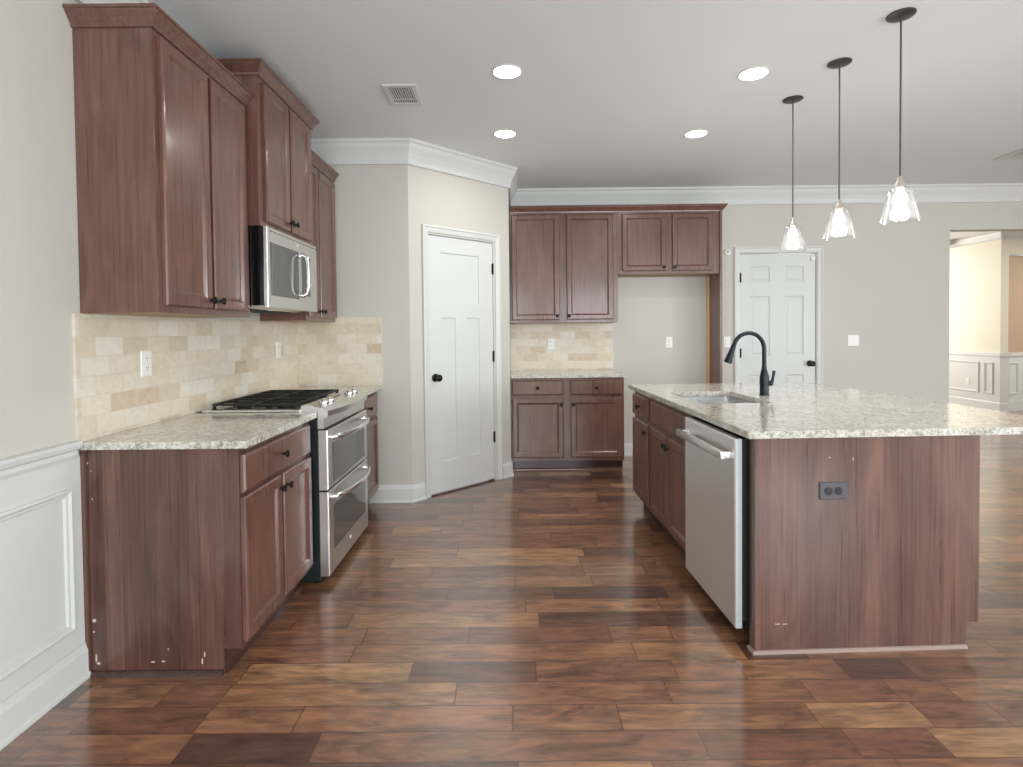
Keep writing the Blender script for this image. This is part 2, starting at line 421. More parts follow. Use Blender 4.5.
# wainscot on the left wall
b = B(); sweep(b, [(0, YR+.01), (0, 2.065)], [(.0005, .862), (.012, .862), (.016, .872), (.014, .888), (.028, .896), (.034, .912), (.034, .924), (.0005, .924)]); struct('trim_4', b, M_TRIM)
b = B(); box(b, .0003, YR+.01, .136, .004, 2.0955, .862); struct('trim_5', b, M_TRIM)
def frame_mould(bm, to3, a0, z0, a1, z1, w=.03, t=.016, off=.004):
    prof = [(0, off), (0, off+t*.6), (w*.25, off+t), (w*.55, off+t*.55), (w*.85, off+t*.5), (w, off)]
    L = []
    for ins, d in prof:
        L.append([bm.verts.new(to3(p[0], d, p[1])) for p in ((a0+ins, z0+ins), (a1-ins, z0+ins), (a1-ins, z1-ins), (a0+ins, z1-ins))])
    for A, Bq in zip(L, L[1:]):
        for i in range(4): bm.faces.new((A[i], A[(i+1) % 4], Bq[(i+1) % 4], Bq[i]))
    A, Bq = L[0], L[-1]
    for i in range(4): bm.faces.new((A[i], A[(i+1) % 4], Bq[(i+1) % 4], Bq[i]))
b = B()
for a0, a1 in ((1.05, 2.03), (-.05, .93), (-1.15, -.17)):
    frame_mould(b, lambda a, d, z: (d, a, z), a0, .213, a1, .75)
struct('trim_6', b, M_TRIM)
# wainscot in the dining room
b = B(); box(b, WX-.012, WY-.0003, .161, WX-.0003, 12.8, .86); box(b, WX-.03, WY-.0003, .861, WX-.0003, 12.8, .915)
box(b, WX-.0119, WY-.0118, .1612, WX+.13, WY-.0003, .8598); box(b, WX-.0298, WY-.0298, .8612, WX+.15, WY-.0003, .9148)
struct('trim_7', b, M_TRIM)
b = B()
for a0, a1 in ((8.52, 8.68), (8.78, 9.55), (9.68, 10.5), (10.6, 11.4)):
    frame_mould(b, lambda a, d, z: (WX-.012-d, a, z), a0, .27, a1, .76, off=0)
struct('trim_8', b, M_TRIM)
b = B(); box(b, 0, -.012, .001, 3, -.0005, .86); box(b, 0, -.03, .861, 3, -.0005, .915); box(b, 0, -.028, .002, 3, -.0125, .16)
for a0, a1 in ((.06, .25), (.36, .9), (1.0, 1.9)): frame_mould(b, lambda a, d, z: (a, -.012-d, z), a0, .27, a1, .76, off=0)
o = struct('trim_9', b, M_TRIM); o.location = (WX+.12, WY+.06, 0); o.rotation_euler = (0, 0, ang2)

# ------------------------------------------------------------------ interior doors
def casing(bm, x0, x1, ztop, w=.057, t=.018):
    # three mitred boards with a stepped profile, front towards -y; x0/x1 = outer edges
    prof = [(0, -.0005), (0, -t), (.012, -t-.003), (.02, -t*.8), (w-.012, -t*.6), (w, -t*.45), (w, -.0005)]
    path = [(x0, 0.002), (x0, ztop), (x1, ztop), (x1, 0.002)]
    secs = []
    for i, (x, z) in enumerate(path):
        sx = 1 if i < 2 else -1
        secs.append([bm.verts.new((x+sx*o, d, z-(o if i in (1, 2) else 0))) for o, d in prof])
    for A, Bq in zip(secs, secs[1:]):
        for j in range(len(prof)): bm.faces.new((A[j], A[(j+1) % len(prof)], Bq[(j+1) % len(prof)], Bq[j]))
    bm.faces.new(secs[0]); bm.faces.new(secs[-1])
def slab_with_panels(x0, x1, z0, z1, panels, front, th, raised):
    """door slab whose face is cut into a grid; panels = list of (x0,z0,x1,z1) recessed"""
    bm = B()
    xs = sorted({x0, x1} | {p[0] for p in panels} | {p[2] for p in panels})
    zs = sorted({z0, z1} | {p[1] for p in panels} | {p[3] for p in panels})
    def inp(cx, cz):
        return any(p[0] < cx < p[2] and p[1] < cz < p[3] for p in panels)
    vd = {}
    def V(x, z):
        if (x, z) not in vd: vd[(x, z)] = bm.verts.new((x, front, z))
        return vd[(x, z)]
    for i in range(len(xs)-1):
        for j in range(len(zs)-1):
            if not inp((xs[i]+xs[i+1])/2, (zs[j]+zs[j+1])/2):
                bm.faces.new((V(xs[i], zs[j]), V(xs[i+1], zs[j]), V(xs[i+1], zs[j+1]), V(xs[i], zs[j+1])))
    for p in panels:
        prof = [(0, 0), (.004, .009), (.014, .011)] if not raised else [(0, 0), (.008, .009), (.016, .010), (.036, .003)]
        if not raised: prof = [(0, 0), (.003, .009)]
        L = [[bm.verts.new(q) for q in ((p[0]+i, front+d, p[1]+i), (p[2]-i, front+d, p[1]+i), (p[2]-i, front+d, p[3]-i), (p[0]+i, front+d, p[3]-i))] for i, d in prof]
        for A, Bq in zip(L, L[1:]):
            for i in range(4): bm.faces.new((A[i], A[(i+1) % 4], Bq[(i+1) % 4], Bq[i]))
        bm.faces.new(L[-1])
    bmesh.ops.remove_doubles(bm, verts=bm.verts, dist=1e-5)
    # edges and back
    o = [(x0, z0), (x1, z0), (x1, z1), (x0, z1)]
    f_ = [bm.verts.new((x, front, z)) for x, z in o]; k_ = [bm.verts.new((x, front+th, z)) for x, z in o]
    for i in range(4): bm.faces.new((f_[i], f_[(i+1) % 4], k_[(i+1) % 4], k_[i]))
    bm.faces.new(k_)
    return bm
def door_knob(parent, x, z, front):
    b = B(); lathe(b, [(0, 0), (.032, 0), (.033, .006), (.026, .011), (.012, .014), (.011, .032), (.022, .038), (.029, .05), (.028, .062), (.016, .071), (0, .072)], (x, front, z), Vector((0, -1, 0)))
    obj('door_knob', b, M_BLACK, parent, True, 'black round door knob')
def hinge(parent, x, z, front):
    b = B(); box(b, x-.008, front-.003, z-.045, x+.002, front, z+.045); lathe(b, [(0, -.05), (.006, -.05), (.006, .05), (0, .05)], (x+.004, front-.006, z), 'z', 10)
    obj('hinge', b, M_BLACK, parent, False, 'black hinge')
def make_door(name, loc, rot, c0, c1, s0, s1, zt, panels, raised, knobx, hx, hz):
    root = bpy.data.objects.new(name, None); C.objects.link(root); root.location = loc; root.rotation_euler = (0, 0, rot); root['kind'] = 'structure'
    b = B(); casing(b, c0, c1, zt+.072, w=s0-c0-.004); obj('door_casing', b, M_TRIM, root)
    b = B(); box(b, s0-.0045, .0, .002, s0-.0005, .095, zt+.006); box(b, s1+.0005, .0, .002, s1+.0045, .095, zt+.006); box(b, s0, .0, zt+.002, s1, .095, zt+.006); obj('door_jamb', b, M_TRIM, root)
    obj('door_slab', slab_with_panels(s0+.002, s1-.002, .018, zt-.002, panels, .012, .036, raised), M_DOOR, root)
    door_knob(root, knobx, .955, .012)
    for z in hz: hinge(root, hx, z, .0105)
    b = B(); box(b, s0, .012, .0005, s1, .045, .006); obj('threshold', b, M_TOE, root)
    return root
make_door('door_1', (XS, YS, 0), ANG, .12, .943, .177, .87, 2.103,
          [(.308, 1.56, .714, 1.972), (.308, .262, .453, 1.441), (.577, .262, .714, 1.441)], False, .24, .868, (1.875, 1.105, .39))
d2 = make_door('door_2', (0, YB, 0), 0, 3.99, 4.915, 4.05, 4.85, 2.107,
          [(4.165, 1.815, 4.37, 1.975), (4.525, 1.815, 4.725, 1.975), (4.165, 1.04, 4.37, 1.667), (4.525, 1.04, 4.725, 1.667), (4.165, .24, 4.37, .84), (4.525, .24, 4.725, .84)],
          True, 4.79, 4.06, (1.86, 1.07, .28))
b = B(); lathe(b, [(0, 0), (.028, 0), (.028, .012), (.02, .02), (0, .02)], (4.815, .012, 2.055), Vector((0, -1, 0))); obj('door_sensor', b, M_WPLATE, d2, True, 'small round white door sensor')

# ------------------------------------------------------------------ cabinets
def knob(parent, x, z, y):
    b = B(); lathe(b, [(0, 0), (.009, 0), (.007, .003), (.005, .008), (.006, .014), (.014, .018), (.0165, .023), (.0145, .028), (.006, .031), (0, .031)], (x, y, z), Vector((0, -1, 0)), seg=16)
    obj('knob', b, M_BLACK, parent, True, 'small black round knob')
def cab_door(parent, x0, z0, x1, z1, kx=None, kz=None, st=.056, y=-.001, name='door'):
    b = B(); rings_front(b, x0, z0, x1, z1, [(0, y-.014), (.005, y-.0195), (.010, y-.0205), (st-.012, y-.0205), (st-.006, y-.016), (st, y-.011), (st+.004, y-.0095)], y)
    d = obj(name, b, M_WOOD, parent)
    if kx is not None: knob(d, kx, kz, y-.0205)
    return d
def drawer_front(parent, x0, z0, x1, z1, kn=True, y=-.001):
    b = B(); rings_front(b, x0, z0, x1, z1, [(0, y-.013), (.008, y-.0195), (.012, y-.0205)], y)
    d = obj('drawer', b, M_WOOD, parent)
    if kn: knob(d, (x0+x1)/2, (z0+z1)/2, y-.0205)
    return d
def base_carcass(parent, w, depth=.60, top=.8835, sides=M_PANEL):
    b = B(); prism(b, [(0, top), (0, .1), (.072, .1), (.072, .0005), (depth, .0005), (depth, top)], 'x', 0, w); obj('carcass', b, sides, parent)
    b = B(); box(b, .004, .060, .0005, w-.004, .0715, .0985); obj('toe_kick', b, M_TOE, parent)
def crown_cab(parent, path, z0, name='crown_moulding', p=.044, h=.066):
    b = B(); sweep(b, path, [(.0005, z0), (.008, z0), (.010, z0+.012), (.016, z0+.02), (p*.5, z0+h*.45), (p*.82, z0+h*.72), (p*.86, z0+h*.8), (p, z0+h*.84), (p, z0+h), (.0005, z0+h)])
    obj(name, b, M_WOOD, parent)

# left run, base cabinet nearest the camera
YE = 2.096
t = thing('base_cabinet', 'dark wood base cabinet nearest the camera with scuffed side panel beside the white wainscot', 'cabinet', (.61, YE, 0), PI/2)
base_carcass(t, .732)
drawer_front(t, .006, .708, .697, .857)
cab_door(t, .004, .128, .338, .69, .316, .635); cab_door(t, .364, .128, .700, .69, .388, .632)
b = B(); box(b, -.010, .5925, .0005, -.0003, .6075, .883); obj('scribe_moulding', b, M_WOOD, t)
b = B(); prism(b, [(-.0003, .0005), (-.016, .0005), (-.013, .010), (-.006, .016), (-.0003, .018)], 'y', .074, .604)
for v in b.verts: pass
obj('shoe_moulding', b, M_TOE, t)
# chips in the finish of the side panel
M_CHIP = mat('bare_chip', lin(205, 190, 175), .7)
random.seed(3)
for yy, zz, a, c in ((.575, .215, .010, .008), (.578, .17, .004, .004), (.571, .065, .003, .018), (.563, .046, .007, .005), (.35, .05, .009, .003), (.31, .052, .007, .003), (.29, .10, .003, .003), (.158, .05, .003, .013), (.148, .078, .0025, .012), (.585, .83, .0025, .004), (.572, .80, .002, .003), (.57, .69, .002, .004)):
    b = B(); n = 7; f1 = [b.verts.new((-.0012, yy+a*(.7+.5*random.random())*math.cos(2*PI*i/n), zz+c*(.7+.5*random.random())*math.sin(2*PI*i/n))) for i in range(n)]
    f0 = [b.verts.new((-.0002, v.co.y, v.co.z)) for v in f1]
    b.faces.new(f1); b.faces.new(f0[::-1])
    for i in range(n): b.faces.new((f0[i], f0[(i+1) % n], f1[(i+1) % n], f1[i]))
    obj('chip', b, M_CHIP, t, label='pale chip in the brown finish')

# far base cabinet on the left run
t = thing('base_cabinet', 'narrow dark wood base cabinet between the range and the far side wall', 'cabinet', (.61, 3.612, 0), PI/2)
base_carcass(t, .612)
drawer_front(t, .03, .70, .565, .857); cab_door(t, .03, .128, .565, .68, .075, .63)

# countertops on the left
def slab_top(name, pts, label, hole=None):
    b = B(); prism(b, pts, 'z', .8842, .914)
    bmesh.ops.bevel(b, geom=[e for e in b.edges], offset=.004, segments=2, affect='EDGES', profile=.6)
    return tag(obj(name, b, M_GRAN), label, 'countertop')
slab_top('countertop', [(.003, YE-.02), (.65, YE-.02), (.65, 2.8285), (.003, 2.8285)], 'speckled granite countertop slab between the wainscot end and the range')
slab_top('countertop', [(.003, 3.6085), (.65, 3.6085), (.65, YS-.002), (.003, YS-.002)], 'short speckled granite countertop slab beyond the range in the corner')

# backsplash
b = B(); box(b, .0005, YE-.02, .9145, .010, YS-.0008, 1.409); box(b, .0005, YE-.026, .9145, .012, YE-.0205, 1.409)
bs = obj('tile_backsplash', b, M_TRAVY); tag(bs, 'cream travertine tile backsplash along the left wall under the wall cabinets', 'backsplash')
b = B(); box(b, .0105, YS-.010, .9145, .648, YS-.0005, 1.445); box(b, .6482, YS-.012, .9145, .655, YS-.0005, 1.449)
tag(obj('tile_backsplash', b, M_TRAVX), 'travertine tile backsplash panel on the side wall beside the pantry', 'backsplash')
b = B(); box(b, XP+.001, YB-.010, .9145, 2.722, YB-.0005, 1.403)
tag(obj('tile_backsplash', b, M_TRAVX), 'beige tile backsplash on the back wall above the small counter', 'backsplash')

# wall cabinets
def wall_cab(name, label, loc, rot, w, depth, z0, z1, doors, crown, knobs, end=True, cz=None):
    t = thing(name, label, 'cabinet', loc, rot)
    b = B(); box(b, 0, 0, z0, w, depth, z1, .0015); obj('carcass', b, M_WOOD, t)
    b = B(); box(b, -.0012, .0, z0, -.0002, .020, z1); obj('frame_edge', b, M_WOOD, t)
    b = B(); box(b, .018, .018, z0-.0006, w-.018, depth-.002, z0-.0001)
    obj('underside', b, mat('birch_underside', lin(170, 138, 108), .5), t, label='pale unfinished cabinet underside')
    for (a0, a1), (kx, kz) in zip(doors, knobs): cab_door(t, a0, z0+.028, a1, (cz or z1)-.022, kx, kz)
    crown_cab(t, crown, z1-.004)
    return t
wall_cab('wall_cabinet', 'tall dark wood wall cabinet nearest the camera, two doors over the tiled counter', (.305, 2.11, 0), PI/2, .735, .3035, 1.41, 2.503,
         [(.027, .350), (.376, .682)], [(0, .3035), (0, 0), (.735, 0)], [(.328, 1.475), (.40, 1.475)])
wall_cab('wall_cabinet', 'raised deeper dark wood wall cabinet with two doors directly above the microwave', (.364, 2.85, 0), PI/2, .756, .3625, 1.888, 2.665,
         [(.045, .352), (.380, .69)], [(0, .3625), (0, 0), (.756, 0), (.756, .3625)], [(.333, 1.965), (.40, 1.965)])
wall_cab('wall_cabinet', 'dark wood wall cabinet past the microwave against the far side wall', (.305, 3.611, 0), PI/2, .614, .3035, 1.41, 2.485,
         [(.03, .222), (.246, .585)], [(0, 0), (.614, 0)], [(.20, 1.475), (.268, 1.475)])

# ------------------------------------------------------------------ microwave
MWY = 2.852; MWW = .715
t = thing('microwave', 'stainless over-the-range microwave with black sides hung under the raised wall cabinet', 'microwave', (.36, MWY, 1.462), PI/2)
b = B(); box(b, .001, -.020, .012, MWW-.001, .355, .424, .003); obj('body', b, M_BLKGLASS, t, label='black microwave casing')
b = B(); prism(b, [(.002, .011), (.10, -.004), (.33, .002), (.353, .011)], 'x', .004, MWW-.004); obj('underside_panel', b, M_STEEL, t)
for fx in (.10, .43): obj('grease_filter', bx(fx, .10, -.010, fx+.2, .25, -.002), M_SLOT, t)
b = B(); rings_front(b, 0, 0, MWW, .424, [(0, -.036), (.003, -.039), (.008, -.040)], -.0205); dr = obj('door', b, M_STEEL, t)
b = B(); rings_front(b, .035, .065, .405, .345, [(0, -.0425), (.003, -.0435), (.010, -.0425)], -.041); obj('window', b, M_MWGLASS, dr, label='dark tinted door window')
b = B(); box(b, .46, -.043, .09, .59, -.0402, .33, .002); obj('control_panel', b, mat('grey_control_glass', lin(92, 94, 92), .2, .3), dr, label='dark grey control keypad')
b = B(); tube(b, [(.437, -.040, .325), (.437, -.060, .332), (.437, -.080, .318), (.437, -.088, .28), (.437, -.090, .21), (.437, -.088, .14), (.437, -.080, .10), (.437, -.060, .086), (.437, -.040, .093)], [.016, .013, .011, .010, .010, .010, .011, .013, .016], 14)
obj('handle', b, M_CHROME, dr, True, 'bright bowed chrome handle')
b = B(); lathe(b, [(0, 0), (.010, 0), (.009, .002), (0, .002)], (.40, -.040, .385), Vector((0, -1, 0)), 16); obj('badge', b, M_CHROME, dr, True)
b = B()
for i in range(14): box(b, .03+i*.05, -.0415, .402, .065+i*.05, -.0402, .406)
obj('vent_slots', b, M_SLOT, t)

# ------------------------------------------------------------------ range
RW = .768
t = thing('range', 'stainless slide-in gas range with double oven set between the two granite slabs', 'range', (.61, 2.8355, 0), PI/2)
# local: x 0..RW along the wall, y: front at -.09, back +.57
b = B(); box(b, .004, -.040, .02, RW-.004, .56, .905, .002); obj('body', b, M_SIDE, t, label='dark painted range side')
for fx in (.03, RW-.06):
    for fy in (-.03, .5):
        b = B(); lathe(b, [(0, 0), (.018, 0), (.018, .006), (.010, .010), (.010, .0195), (0, .0195)], (fx+.015, fy+.015, .0005), 'z', 12); obj('foot', b, M_BLACK, t)
def oven_door(z0, z1, wz0, wz1, hz):
    b = B(); rings_front(b, .004, z0, RW-.004, z1, [(0, -.084), (.004, -.090), (.008, -.091)], -.042)
    d = obj('oven_door', b, M_STEEL, t)
    b = B(); rings_front(b, .075, wz0, RW-.075, wz1, [(0, -.093), (.004, -.0935)], -.0915); obj('window', b, M_OVGLASS, d, label='tinted oven door window')
    b = B(); n = 14; pts = [(.07, -.092, hz-.004), (.07, -.105, hz)]
    for i in range(n+1):
        a = i/n; x = .07+(RW-.14)*a; pts.append((x, -.112-.050*math.sin(PI*a)**.7, hz))
    pts += [(RW-.07, -.105, hz), (RW-.07, -.092, hz-.004)]
    tube(b, pts, [.016, .015]+[.0125]*(n+1)+[.015, .016], 12, 1.15); obj('handle', b, M_CHROME, d, True, 'bowed bright metal handle')
    return d
oven_door(.50, .815, .525, .735, .772)
ld = oven_door(.045, .49, .165, .40, .452)
b = B(); lathe(b, [(0, 0), (.012, 0), (.011, .002), (0, .002)], (.37, -.0912, .118), Vector((0, -1, 0)), 16); obj('badge', b, M_LENS, ld, True, 'small round pale badge')
# control panel with a bowed front
b = B(); n = 12
top = []; pts = []
prev = None
for i in range(n+1):
    a = i/n; x = a*RW; bow = .035*math.sin(PI*a)
    sec = [b.verts.new(p) for p in ((x, .045, .906), (x, .045, .945), (x, .02, .952), (x, -.088-bow, .925), (x, -.096-bow, .918), (x, -.094-bow, .888), (x, -.074, .878), (x, -.072, .824), (x, -.041, .824), (x, -.041, .906))]
    if prev:
        for j in range(len(sec)): b.faces.new((prev[j], prev[(j+1) % len(sec)], sec[(j+1) % len(sec)], sec[j]))
    else: b.faces.new(sec)
    prev = sec
b.faces.new(prev[::-1]); cp = obj('control_panel', b, M_STEEL, t, True)
b = B(); prism(b, [(-.075, .9262), (.005, .9498), (.004, .9512), (-.076, .9276)], 'x', .27, .49); obj('display', b, M_BLKGLASS, cp, label='dark glass touch display')
nrm = Vector((0, -.29, 1)).normalized()
for xx in (.11, .205, .565, .665):
    b = B(); lathe(b, [(0, -.002), (.031, -.002), (.032, .005), (.025, .009), (.024, .024), (.020, .029), (0, .030)], (xx, -.035, .936), nrm, 20)
    obj('knob', b, M_CHROME, cp, True, 'bright metal burner knob')
# cooktop
b = B(); box(b, -.0065, .046, .9146, RW+.0065, .560, .926, .003); ck = obj('cooktop', b, M_STEEL, t)
b = B(); box(b, .03, .075, .9262, RW-.03, .535, .9285, .001); obj('burner_tray', b, M_BLKGLASS, ck, label='black enamel burner tray')
for (px, py, r) in ((.16, .19, .045), (.16, .42, .036), (.384, .305, .05), (.61, .19, .04), (.61, .42, .036)):
    b = B(); lathe(b, [(0, .9286), (r+.012, .9286), (r+.010, .934), (r, .936), (r, .944), (r-.006, .948), (0, .949)], (px, py, 0), 'z', 20); obj('burner', b, M_IRON, ck, True)
def gbar(b, x0, y0, x1, y1, z0=.944, z1=.956):
    h = .0045
    if abs(x1-x0) > abs(y1-y0): box(b, x0, y0-h, z0, x1, y0+h, z1, .002)
    else: box(b, x0-h, y0, z0, x0+h, y1, z1, .002)
for gx0, gx1 in ((.035, .268), (.274, .494), (.50, .733)):
    b = B(); xm = (gx0+gx1)/2
    for yy in (.085, .305, .525): gbar(b, gx0, yy, gx1, yy)
    for xx in (gx0+.006, xm, gx1-.006): gbar(b, xx, .085, xx, .525)
    for xx in (gx0+.008, gx1-.008):
        for yy in (.09, .52): box(b, xx-.007, yy-.007, .9287, xx+.007, yy+.007, .946)
    obj('grate', b, M_IRON, ck, label='black cast iron grate')

# ------------------------------------------------------------------ back wall cabinets
t = thing('base_cabinet', 'dark wood base cabinet with two drawers over two doors against the back wall', 'cabinet', (1.648, 5.12, 0), 0)
base_carcass(t, 1.062, .605, sides=M_WOOD)
drawer_front(t, .012, .722, .492, .862); drawer_front(t, .560, .722, 1.045, .862)
cab_door(t, .012, .134, .492, .694, .470, .634); cab_door(t, .560, .134, 1.045, .694, .584, .634)
b = B(); prism(b, [(.0595, .0006), (.044, .0006), (.046, .010), (.054, .016), (.0595, .018)], 'x', .004, 1.058); obj('shoe_moulding', b, M_WOOD, t)
b = B(); prism(b, [(1.646, 5.08), (2.735, 5.08), (2.735, YB-.001), (1.646, YB-.001)], 'z', .8842, .914)
bmesh.ops.bevel(b, geom=list(b.edges), offset=.004, segments=2, affect='EDGES')
tag(obj('countertop', b, M_GRAN), 'small granite countertop on the back wall cabinet beside the refrigerator alcove', 'countertop')
wall_cab('wall_cabinet', 'dark wood wall cabinet with two tall doors on the back wall over the small counter', (1.648, 5.425, 0), 0, 1.070, .3035, 1.405, 2.492,
         [(.018, .490), (.562, 1.022)], [(0, 0), (1.070, 0)], [(.466, 1.472), (.582, 1.472)])
wall_cab('wall_cabinet', 'short dark wood wall cabinet with two doors above the empty refrigerator alcove', (2.7195, 5.425, 0), 0, 1.003, .3035, 1.878, 2.492,
         [(.040, .475), (.535, .935)], [(0, 0), (1.003, 0)], [(.452, 1.942), (.556, 1.942)])
t = thing('end_panel', 'tall dark wood refrigerator end panel standing beside the alcove, raw edge showing', 'panel', (3.7235, 5.413, 0))
b = B(); box(b, 0, 0, .0005, .024, .3155, 2.492, .001); obj('board', b, M_WOOD, t)
b = B(); box(b, -.026, .288, .0005, -.0003, .3155, 1.876); obj('cleat', b, M_RAW, t, label='pale raw wood strip')
crown_cab(t, [(0, .012), (0.024, .012), (0.024, .3155)], 2.488)

# ------------------------------------------------------------------ island
IA = .0355; IX, IY = 2.6459, 2.199
ci, si = math.cos(IA), math.sin(IA)
def iw(u, v, z=0): return (IX+u*ci-v*si, IY+u*si+v*ci, z)
# end panel + back of the island (nearest the camera)
t = thing('island_end_panel', 'large dark wood end panel of the kitchen island facing the camera', 'panel', iw(0, 0), IA)
b = B(); prism(b, [(.0, .0005), (.884, .0005), (.884, .105), (.938, .105), (.938, .8835), (0, .8835)], 'y', 0, .045)
obj('board', b, M_PANEL, t)
b = B(); prism(b, [(.0455, .105), (1.876, .105), (1.876, .8835), (.0455, .8835)], 'x', .900, .935); obj('rear_panel', b, M_PANEL, t)
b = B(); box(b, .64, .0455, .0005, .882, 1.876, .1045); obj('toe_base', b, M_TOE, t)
b = B(); sweep(b, [(-.0, .045), (-.0, -.0), (.884, -.0)], [(.0004, .0005), (.012, .0005), (.011, .007), (.006, .012), (.0004, .0135)])
for v in b.verts: pass
obj('shoe_moulding', b, mat('pale_worn_moulding', lin(160, 138, 126), .5), t, label='pale worn shoe moulding along the floor')
b = B(); box(b, -.0, -.0045, .0185, .022, -.0004, .8835, .001); obj('edge_strip', b, M_WOOD, t)
for q in ((.085, .118, .105, .121), (.115, .117, .135, .120), (.306, .795, .312, .80), (.405, .782, .408, .796)):
    obj('scratch', bx(q[0], -.0012, q[1], q[2], -.0002, q[3]), M_CHIP, t, label='pale scratch in the finish')
# outlet on the end panel
def plate(name, label, loc, rotz, horiz=False, w=.072, h=.117, m=M_WPLATE, slots='duplex', cat='outlet', face=None, group=None):
    t = thing(name, label, cat, loc, rotz, group)
    if horiz: w, h = h, w
    b = B(); rings_front(b, -w/2, -h/2, w/2, h/2, [(0, -.003), (.004, -.006)], -.0004); obj('cover_plate', b, m, t)
    if slots == 'duplex':
        for s_ in (-1, 1):
            cx, cz = (s_*.021, 0) if horiz else (0, s_*.021)
            b = B(); lathe(b, [(0, 0), (.0165, 0), (.0165, .002), (0, .002)], (cx, -.006, cz), Vector((0, -1, 0)), 20); f = obj('receptacle', b, face or m, t, True)
            b = B()
            for dx, dz, sw_, sh in (((-.006, .003, .002, .008), (.006, .003, .002, .006), (0, -.008, .004, .004)) if not horiz else ((.003, .006, .008, .002), (.003, -.006, .006, .002), (-.008, 0, .004, .004))):
                box(b, cx+dx-sw_/2, -.0085, cz+dz-sh/2, cx+dx+sw_/2, -.0079, cz+dz+sh/2)
            obj('slots', b, M_SLOT, f)
    else:
        n = slots; 
        for i in range(n):
            cx = (i-(n-1)/2)*.046
            b = B(); rings_front(b, cx-.0165, -.033, cx+.0165, .033, [(0, -.007), (.002, -.0085)], -.006); obj('rocker', b, m, t)
    return t
plate('power_outlet', 'dark brown horizontal power outlet on the island end panel', iw(.322, -.0004, .662), IA, True, .070, .114, M_DKPLATE, face=mat('dark_receptacle', lin(30, 28, 30), .35))
# cabinets on the working side: local x runs towards the camera, front faces -u
def iloc(v): return iw(0.0, v)
t = thing('base_cabinet', 'narrow dark wood island cabinet with one drawer and one door at the far end', 'cabinet', iloc(1.875), IA-PI/2)
base_carcass(t, .430, .62, sides=M_WOOD)
drawer_front(t, .005, .706, .413, .857); cab_door(t, .005, .128, .405, .678, .375, .625)
t = thing('sink_cabinet', 'dark wood island cabinet with a false drawer front over two doors beside the dishwasher', 'cabinet', iloc(1.444), IA-PI/2)
b = B(); prism(b, [(0, .70), (0, .1), (.072, .1), (.072, .0005), (.62, .0005), (.62, .70)], 'x', 0, .765); box(b, 0, 0, .70, .765, .02, .8835); box(b, 0, .02, .70, .018, .62, .8835); box(b, .747, .02, .70, .765, .62, .8835); obj('carcass', b, M_WOOD, t)
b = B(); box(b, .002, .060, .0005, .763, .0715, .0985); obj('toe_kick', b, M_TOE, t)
drawer_front(t, .035, .706, .735, .857, False)
cab_door(t, .018, .122, .390, .682, .368, .625); cab_door(t, .402, .118, .745, .682, .424, .618)
# dishwasher
t = thing('dishwasher', 'stainless dishwasher with a bar handle in the island beside the end panel', 'dishwasher', iw(0, .667), IA-PI/2)
b = B(); box(b, .003, -.0215, .10, .600, .60, .865); obj('tub', b, M_SLOT, t, label='black dishwasher tub')
b = B(); box(b, .002, .05, .0005, .602, .06, .0995); obj('kick_plate', b, M_SLOT, t)
b = B(); rings_front(b, .006, .068, .600, .866, [(0, -.046), (.004, -.051), (.012, -.052)], -.022); d = obj('door', b, M_STEELV, t)
b = B(); box(b, .6003, -.048, .07, .6030, -.022, .864); obj('door_edge', b, mat('pale_steel_edge', lin(205, 214, 218), .35, .3), d, label='pale edge of the door')
b = B()
box(b, .02, -.105, .775, .585, -.083, .808, .006); box(b, .03, -.090, .778, .055, -.0515, .805, .003); box(b, .55, -.090, .778, .575, -.0515, .805, .003)
obj('handle', b, M_STEEL, d, True, 'straight stainless bar handle')
# countertop with the sink cut-out
SU0, SU1, SV0, SV1 = .088, .494, .80, 1.375
b = B()
def slab_hole(bm, x0, y0, x1, y1, hx0, hy0, hx1, hy1, z0, z1, r=.03):
    def rr(n=5):
        P = []
        for cx, cy, a0 in ((hx1-r, hy1-r, 0), (hx0+r, hy1-r, PI/2), (hx0+r, hy0+r, PI), (hx1-r, hy0+r, 1.5*PI)):
            P.append([(cx+r*math.cos(a0+PI/2*i/n), cy+r*math.sin(a0+PI/2*i/n)) for i in range(n+1)])
        return P
    cor = rr(); O = [(x1, y1), (x0, y1), (x0, y0), (x1, y0)]
    T = {}
    for z in (z0, z1):
        ov = [bm.verts.new((p[0], p[1], z)) for p in O]; iv = [[bm.verts.new((p[0], p[1], z)) for p in c] for c in cor]
        for i in range(4):
            for j in range(len(iv[i])-1): bm.faces.new((ov[i], iv[i][j], iv[i][j+1]))
            bm.faces.new((ov[i], iv[i][-1], iv[(i+1) % 4][0], ov[(i+1) % 4]))
        T[z] = (ov, iv)
    (o0, i0), (o1, i1) = T[z0], T[z1]
    for i in range(4): bm.faces.new((o0[i], o0[(i+1) % 4], o1[(i+1) % 4], o1[i]))
    f0 = sum(i0, []); f1 = sum(i1, [])
    for i in range(len(f0)): bm.faces.new((f0[i], f0[(i+1) % len(f0)], f1[(i+1) % len(f0)], f1[i]))
    return [e for e in bm.edges if abs(e.verts[0].co.z-e.verts[1].co.z) < 1e-6 and not any(len(f.edges) == 3 for f in [] )]
slab_hole(b, -.040, -.032, 1.375, 1.91, SU0, SV0, SU1, SV1, .8842, .914)
outer = [e for e in b.edges if all((abs(v.co.x+.040) < 1e-5 or abs(v.co.x-1.375) < 1e-5 or abs(v.co.y+.032) < 1e-5 or abs(v.co.y-1.91) < 1e-5) for v in e.verts) and not any(abs(f.normal.z) > .5 for f in e.link_faces if len(e.link_faces) == 0)]
bmesh.ops.recalc_face_normals(b, faces=b.faces)
sel = [e for e in b.edges if e.calc_face_angle(0) > 1.]
bmesh.ops.bevel(b, geom=sel, offset=.003, segments=2, affect='EDGES')
